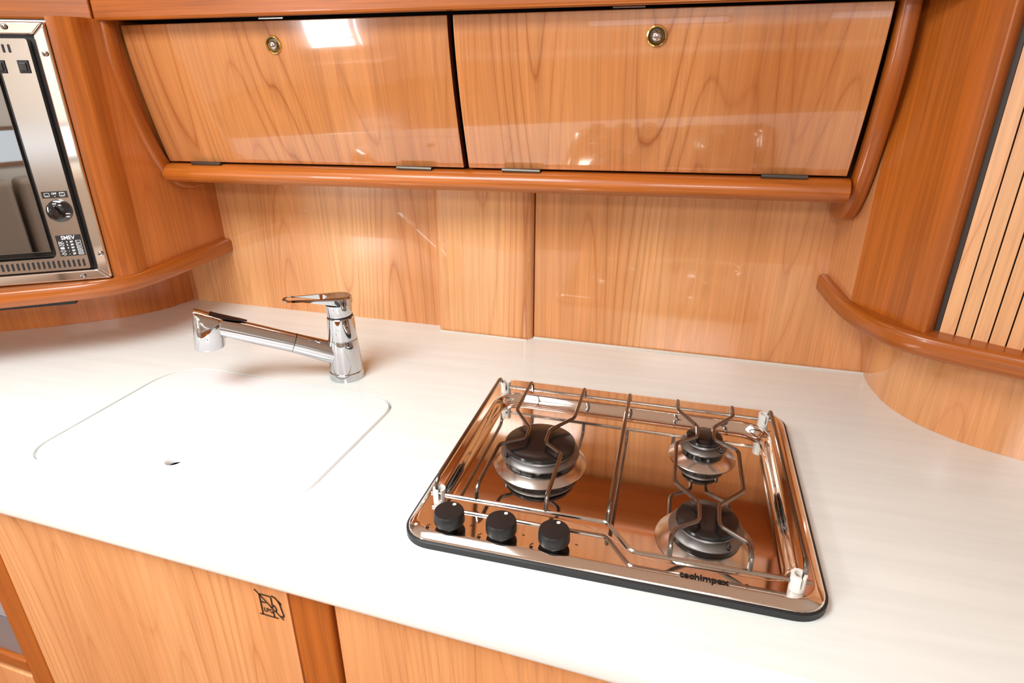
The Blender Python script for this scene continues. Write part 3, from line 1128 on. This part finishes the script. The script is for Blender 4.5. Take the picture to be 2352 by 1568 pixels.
def polar(poly, z):
    """resample a star-shaped outline at fixed angles"""
    out = []
    n = len(poly)
    for a in ANG:
        d = Vector((cos(a), sin(a)))
        best = None
        for i in range(n):
            p = Vector(poly[i]) - ctr
            q = Vector(poly[(i + 1) % n]) - ctr
            e = q - p
            den = d.x * e.y - d.y * e.x
            if abs(den) < 1e-12:
                continue
            t = (p.x * e.y - p.y * e.x) / den
            s = (p.x * d.y - p.y * d.x) / den
            if t > 0 and -1e-6 <= s <= 1 + 1e-6 and (best is None or t < best):
                best = t
        out.append((ctr.x + d.x * best, ctr.y + d.y * best, z))
    return out


gl = [rr_loop(0.0, 0.075, 0), rr_loop(0.0, 0.075, 0), rr_loop(0.006, 0.072, 0)]
m = M()
gz = [[(x, y, z) for x, y in l] for l, z in zip(gl, (0.0005, 0.016, 0.0195))]
for ins, z in ((0.03, 0.0195), (0.03, 0.0005)):
    gz.append([(x, y, z) for x, y in rr_loop(ins, 0.06, z)])
m.rings(gz, close=True)
obj('gasket', m, black_rubber, hb)
DZ = 0.034
pan_o = round_poly([(-0.5134, 1.1696), (-0.1721, 1.1645), (-0.0861, 1.1422), (-0.0304, 1.0875), (0.0506, 1.0835), (0.3159, 1.0896), (0.3129, 1.7376), (-0.5134, 1.7437)],
                   [0.035, 0.08, 0.06, 0.06, 0.05, 0.06, 0.085, 0.085], 8)


def inset_keep(poly, d):
    return inset(poly, d)


loops = []
for ins, r, z in ((0.005, 0.070, 0.0175), (0.006, 0.069, 0.0205), (0.009, 0.067, 0.0235), (0.0215, 0.060, 0.0325), (0.026, 0.058, DZ), (0.0272, 0.0575, DZ)):
    loops.append(polar(rr_loop(ins, r, z, 10), z))
for ins, z in ((-0.005, DZ), (-0.004, DZ), (0.0, DZ - 0.0006), (0.005, DZ - 0.005), (0.012, 0.018), (0.018, 0.010), (0.026, 0.006), (0.027, 0.006)):
    loops.append(polar(inset(pan_o, ins) if ins else pan_o, z))
m = M()
m.rings(loops, cap0=False, cap1=True)
obj('steel_top', m, steel, hb, ang=60)


def burner(cx, cy, rc_, rring, rskirt, ang_el):
    b = obj('burner', M().lathe([(rskirt, 0.0068), (rskirt - 0.0015, 0.0085), (rring - 0.004, 0.021), (rring - 0.006, 0.022), (rring - 0.022, 0.022)], (cx, cy), 56, cap0=False), steel_satin, hb)
    obj('burner_body', M().lathe([(rring - 0.016, 0.018), (rring - 0.006, 0.024), (rring - 0.004, 0.0385)], (cx, cy), 48), black_gloss, b)
    obj('flame_ring', M().lathe([(rring - 0.003, 0.0395), (rring, 0.0415), (rring, 0.044), (rring - 0.002, 0.0465), (rc_ + 0.002, 0.0515), (rc_ - 0.004, 0.054), (rc_ - 0.008, 0.061)], (cx, cy), 56), alu, b)
    obj('burner_cap', M().lathe([(rc_ - 0.006, 0.060), (rc_ - 0.001, 0.062), (rc_, 0.066), (rc_ - 0.002, 0.071), (rc_ - 0.008, 0.074), (rc_ * 0.5, 0.0752), (rc_ * 0.1, 0.0755)], (cx, cy), 56), enamel, b)
    ex, ey = cx + (rring - 0.006) * cos(ang_el), cy + (rring - 0.006) * sin(ang_el)
    obj('igniter', M().lathe([(0.0055, 0.043), (0.0055, 0.058), (0.003, 0.062)], (ex, ey), 12), black_gloss, b)
    sx_, sy_ = cx + (rring + 0.002) * cos(ang_el + 2.4), cy + (rring + 0.002) * sin(ang_el + 2.4)
    return b


burner(-0.3083, 1.4176, 0.0972, 0.1073, 0.1286, R(220)).__setitem__('label', 'large burner at the left')
burner(0.1245, 1.5645, 0.0501, 0.0633, 0.0911, R(-40)).__setitem__('label', 'small burner at the back right')
burner(0.1276, 1.2080, 0.0699, 0.0840, 0.1114, R(-55)).__setitem__('label', 'medium burner at the front right')

# wire pan support: perimeter wires and bent fingers
FZ, TZ, WR = 0.055, 0.092, 0.0052
ps = obj('pan_support', M().tube(round_path([(-0.5185, 1.1503, FZ), (-0.0911, 1.1534, FZ), (-0.0304, 1.0734, FZ), (0.3291, 1.0764, FZ)], 0.012), WR, 10), wire_steel, hb, label='bright wire pan support')
obj('rear_wire', M().tube([(-0.5144, 1.7376, FZ), (0.3200, 1.7305, FZ)], WR, 10), wire_steel, ps)


def finger(pts, mat=wire_worn):
    """plan points back to front; both ends bend down to the perimeter wire"""
    a, b = pts[0], pts[-1]
    P = [(a[0], 1.7356, FZ - 0.004), (a[0], 1.7265, TZ - 0.008)]
    P += [(p[0], p[1], TZ) for p in pts]
    fy = b[2] if len(b) > 2 else 1.1523
    P += [(b[0], fy + 0.007, TZ - 0.010), (b[0], fy, FZ - 0.004)]
    m_ = M().tube(round_path(P, 0.013, 4), WR, 10)
    obj('finger_wire', m_, mat, ps)


finger([(-0.4050, 1.7113), (-0.4050, 1.5331), (-0.3443, 1.4460), (-0.3412, 1.3913), (-0.4040, 1.3468), (-0.4050, 1.1726, 1.1513)])
finger([(-0.2349, 1.7113), (-0.2349, 1.5331), (-0.2886, 1.4500), (-0.2876, 1.3852), (-0.2359, 1.3417), (-0.2349, 1.1746, 1.1523)])
finger([(-0.0952, 1.7113), (-0.0901, 1.1766, 1.1544)])
finger([(0.0476, 1.7113), (0.0496, 1.6546), (0.1043, 1.5756), (0.1043, 1.5169), (0.0496, 1.4743), (0.0496, 1.3002), (0.1073, 1.2303), (0.1083, 1.1665), (0.0537, 1.1220), (0.0496, 1.0977, 1.0744)])
finger([(0.2025, 1.7113), (0.2015, 1.6566), (0.1468, 1.5807), (0.1458, 1.5169), (0.2066, 1.4754), (0.2086, 1.3012), (0.1509, 1.2303), (0.1489, 1.1604), (0.2096, 1.1179), (0.2106, 1.0977, 1.0754)])
finger([(-0.5083, 1.7113), (-0.5083, 1.1746, 1.1513)])
finger([(0.3088, 1.7113), (0.3149, 1.0997, 1.0764)])
# white clips holding the wires
for cx, cy, lab in ((-0.4992, 1.1513, 0), (-0.4962, 1.7376, 0), (0.2957, 1.7315, 0), (0.3028, 1.0764, 0)):
    m = M()
    nn = 24
    gap = 0.5
    ro, ri = 0.0155, 0.0095
    pts_o, pts_i = [], []
    for i in range(nn + 1):
        t = R(-65) + gap / 2 + (2 * pi - gap) * i / nn
        pts_o.append((cx + ro * cos(t), cy + ro * sin(t)))
        pts_i.append((cx + ri * cos(t), cy + ri * sin(t)))
    ring = pts_o + pts_i[::-1]
    nb = len(ring)
    b0 = m.add([(x, y, 0.044) for x, y in ring])
    b1 = m.add([(x, y, 0.073) for x, y in ring])
    for i in range(nb):
        j = (i + 1) % nb
        m.face((b0 + i, b0 + j, b1 + j, b1 + i))
    for i in range(nn):
        for bq in (b0, b1):
            m.face((bq + i, bq + i + 1, bq + nb - 2 - i, bq + nb - 1 - i))
    m.lathe([(0.0155, 0.0342), (0.0155, 0.0445)], (cx, cy), 24)
    obj('clip', m, white_plastic, hb, ang=40)
# control knobs
for kx, lab in ((-0.4445, 'control knob nearest the left corner'), (-0.320, 'middle control knob'), (-0.1985, 'control knob nearest the middle wire')):
    ky = 1.0735
    k_ = obj('control_knob', M().lathe([(0.018, 0.0342), (0.018, 0.047), (0.0346, 0.0475), (0.0356, 0.050), (0.0348, 0.073), (0.0329, 0.0767), (0.0284, 0.0777)], (kx, ky), 40), black_plastic, hb, label=lab)
    obj('pointer_dot', M().lathe([(0.0045, 0.0772), (0.0045, 0.0780)], (kx + 0.005, ky + 0.023), 14), white_print, k_)
    # flame mark and dots printed beside the knob
    Td = lambda p: Vector((p[0], p[1], DZ + 0.0008))
    m = M()
    fx = kx - 0.049
    stroke(m, [(fx + 0.006, ky - 0.026), (fx, ky - 0.022), (fx - 0.002, ky - 0.014), (fx + 0.004, ky - 0.008)], 0.0016, Td)
    stroke(m, [(fx, ky - 0.022), (fx + 0.004, ky - 0.019)], 0.005, Td)
    obj('flame_mark', m, black_print, hb)
    m = M()
    stroke(m, [(kx + 0.046, ky + 0.012), (kx + 0.049, ky + 0.013), (kx + 0.052, ky + 0.012)], 0.0014, Td)
    obj('dot_mark', m, black_print, hb)
m = M()
text(m, 'techimpex', 0.0235, (0.1225, 1.0555), lambda p: Vector((p[0], p[1], DZ + 0.0012)), 0.0007, sx=0.98)
obj('maker_lettering', m, black_print, hb)

# ------------------------------------------------------------------ base units under the worktop
dF = Vector((1, -0.0466, 0)).normalized()
nF = Vector((dF.y, -dF.x, 0))


def Tf(p):      # (x, outwards, z) on the front line
    return Vector((p[0], yfront(p[0]), 0)) + nF * p[1] + Vector((0, 0, p[2]))


bc = thing('base_cabinet', (-1.0, 1.2, FL), 'pale cherry base cabinet with black gas sticker under the sink', 'cabinet')
obj('front_panel', M(Tf).box(-1.792, -0.795, -0.04, 0.0, -1.70, -0.097), wood_low, bc)
obj('stile', M(Tf).box(-0.795, -0.682, -0.04, 0.001, -1.70, -0.097), trim_v, bc, bevel=0.012, label='dark cherry stile')
obj('carcass', M(Tf).box(-1.78, -0.50, -0.10, -0.045, -1.70, -0.10), dark_void, bc)
rd = thing('base_unit', (0.3, 1.2, FL), 'pale cherry base unit below the hob, right of the dark stile', 'cabinet')
obj('door', M(Tf).box(-0.668, 0.9, -0.035, 0.002, -1.70, -0.098), wood_low, rd, bevel=0.006)
obj('carcass', M(Tf).box(-0.49, 1.4, -0.10, -0.045, -1.70, -0.10), dark_void, rd)
gu = thing('glazed_unit', (-2.3, 1.2, FL), 'base unit at the lower left with dark cherry frame and grey pane', 'cabinet')
fr = obj('door_frame', M(Tf).box(-1.893, -1.794, -0.04, 0.003, -1.70, -0.097), trim_v, gu, bevel=0.008, label='right upright of the frame')
obj('door_frame', M(Tf).box(-2.9, -1.8935, -0.04, 0.001, -0.80, -0.745), trim_h, gu, bevel=0.008, label='bottom rail of the frame')
obj('door_frame', M(Tf).box(-2.9, -1.8935, -0.04, 0.001, -0.20, -0.097), trim_h, gu, bevel=0.008, label='top rail of the frame')
obj('pane', M(Tf).box(-2.9, -1.8935, -0.04, -0.014, -0.744, -0.585), grey_glass, gu, label='lower grey pane')
obj('pane', M(Tf).box(-2.9, -1.8935, -0.04, -0.016, -0.580, -0.201), simple('pale_grey_pane', (0.30, 0.32, 0.38), 0.15, coat=0.4), gu, label='upper pale grey pane')
obj('drawer_front', M(Tf).box(-2.9, -1.8935, -0.04, 0.004, -1.70, -0.812), wood_low, gu, bevel=0.006)
# gas warning sticker printed on the panel under the sink
Tst = lambda p: Tf((-0.8805 + p[0] * 0.86, 0.0015, -0.203 + p[1] * 0.86))
sk = M()
wd = 0.0042
X0, X1_, Zb, Zt_ = 0.006, 0.044, 0.002, 0.078
stroke(sk, [(X0, Zb), (X0, Zt_ - 0.004), (X0 + 0.004, Zt_), (X1_ - 0.003, Zt_), (X1_, Zt_ - 0.003), (X1_, 0.046)], wd, Tst)
stroke(sk, [(X1_, Zb), (X1_, 0.026)], wd, Tst)
stroke(sk, [(-0.003, Zb), (0.056, Zb)], wd, Tst)
stroke(sk, [(X0, 0.050), (0.024, 0.050)], wd, Tst)
stroke(sk, [(-0.007, 0.090), (0.073, 0.002)], wd, Tst)
stroke(sk, [(0.034, 0.046), (0.040, 0.036), (0.050, 0.048), (0.056, 0.036), (0.053, 0.024)], wd, Tst)
stroke(sk, [(0.048, 0.082), (0.058, 0.078), (0.068, 0.066), (0.074, 0.060)], 0.005, Tst)
stroke(sk, [(0.068, 0.066), (0.072, 0.058)], 0.007, Tst)
stroke(sk, [(0.070, 0.060), (0.073, 0.040), (0.077, 0.018), (0.074, 0.012), (0.068, 0.014)], wd, Tst)
text(sk, 'LPG', 0.021, (0.0280, 0.0225), Tst, 0.0005, sx=0.86)
stk = thing('gas_sticker', tuple(Tst((0.03, 0.04, 0))), 'black gas cylinder warning sticker on the panel under the sink', 'sticker')
obj('sticker_print', sk, black_print, stk)
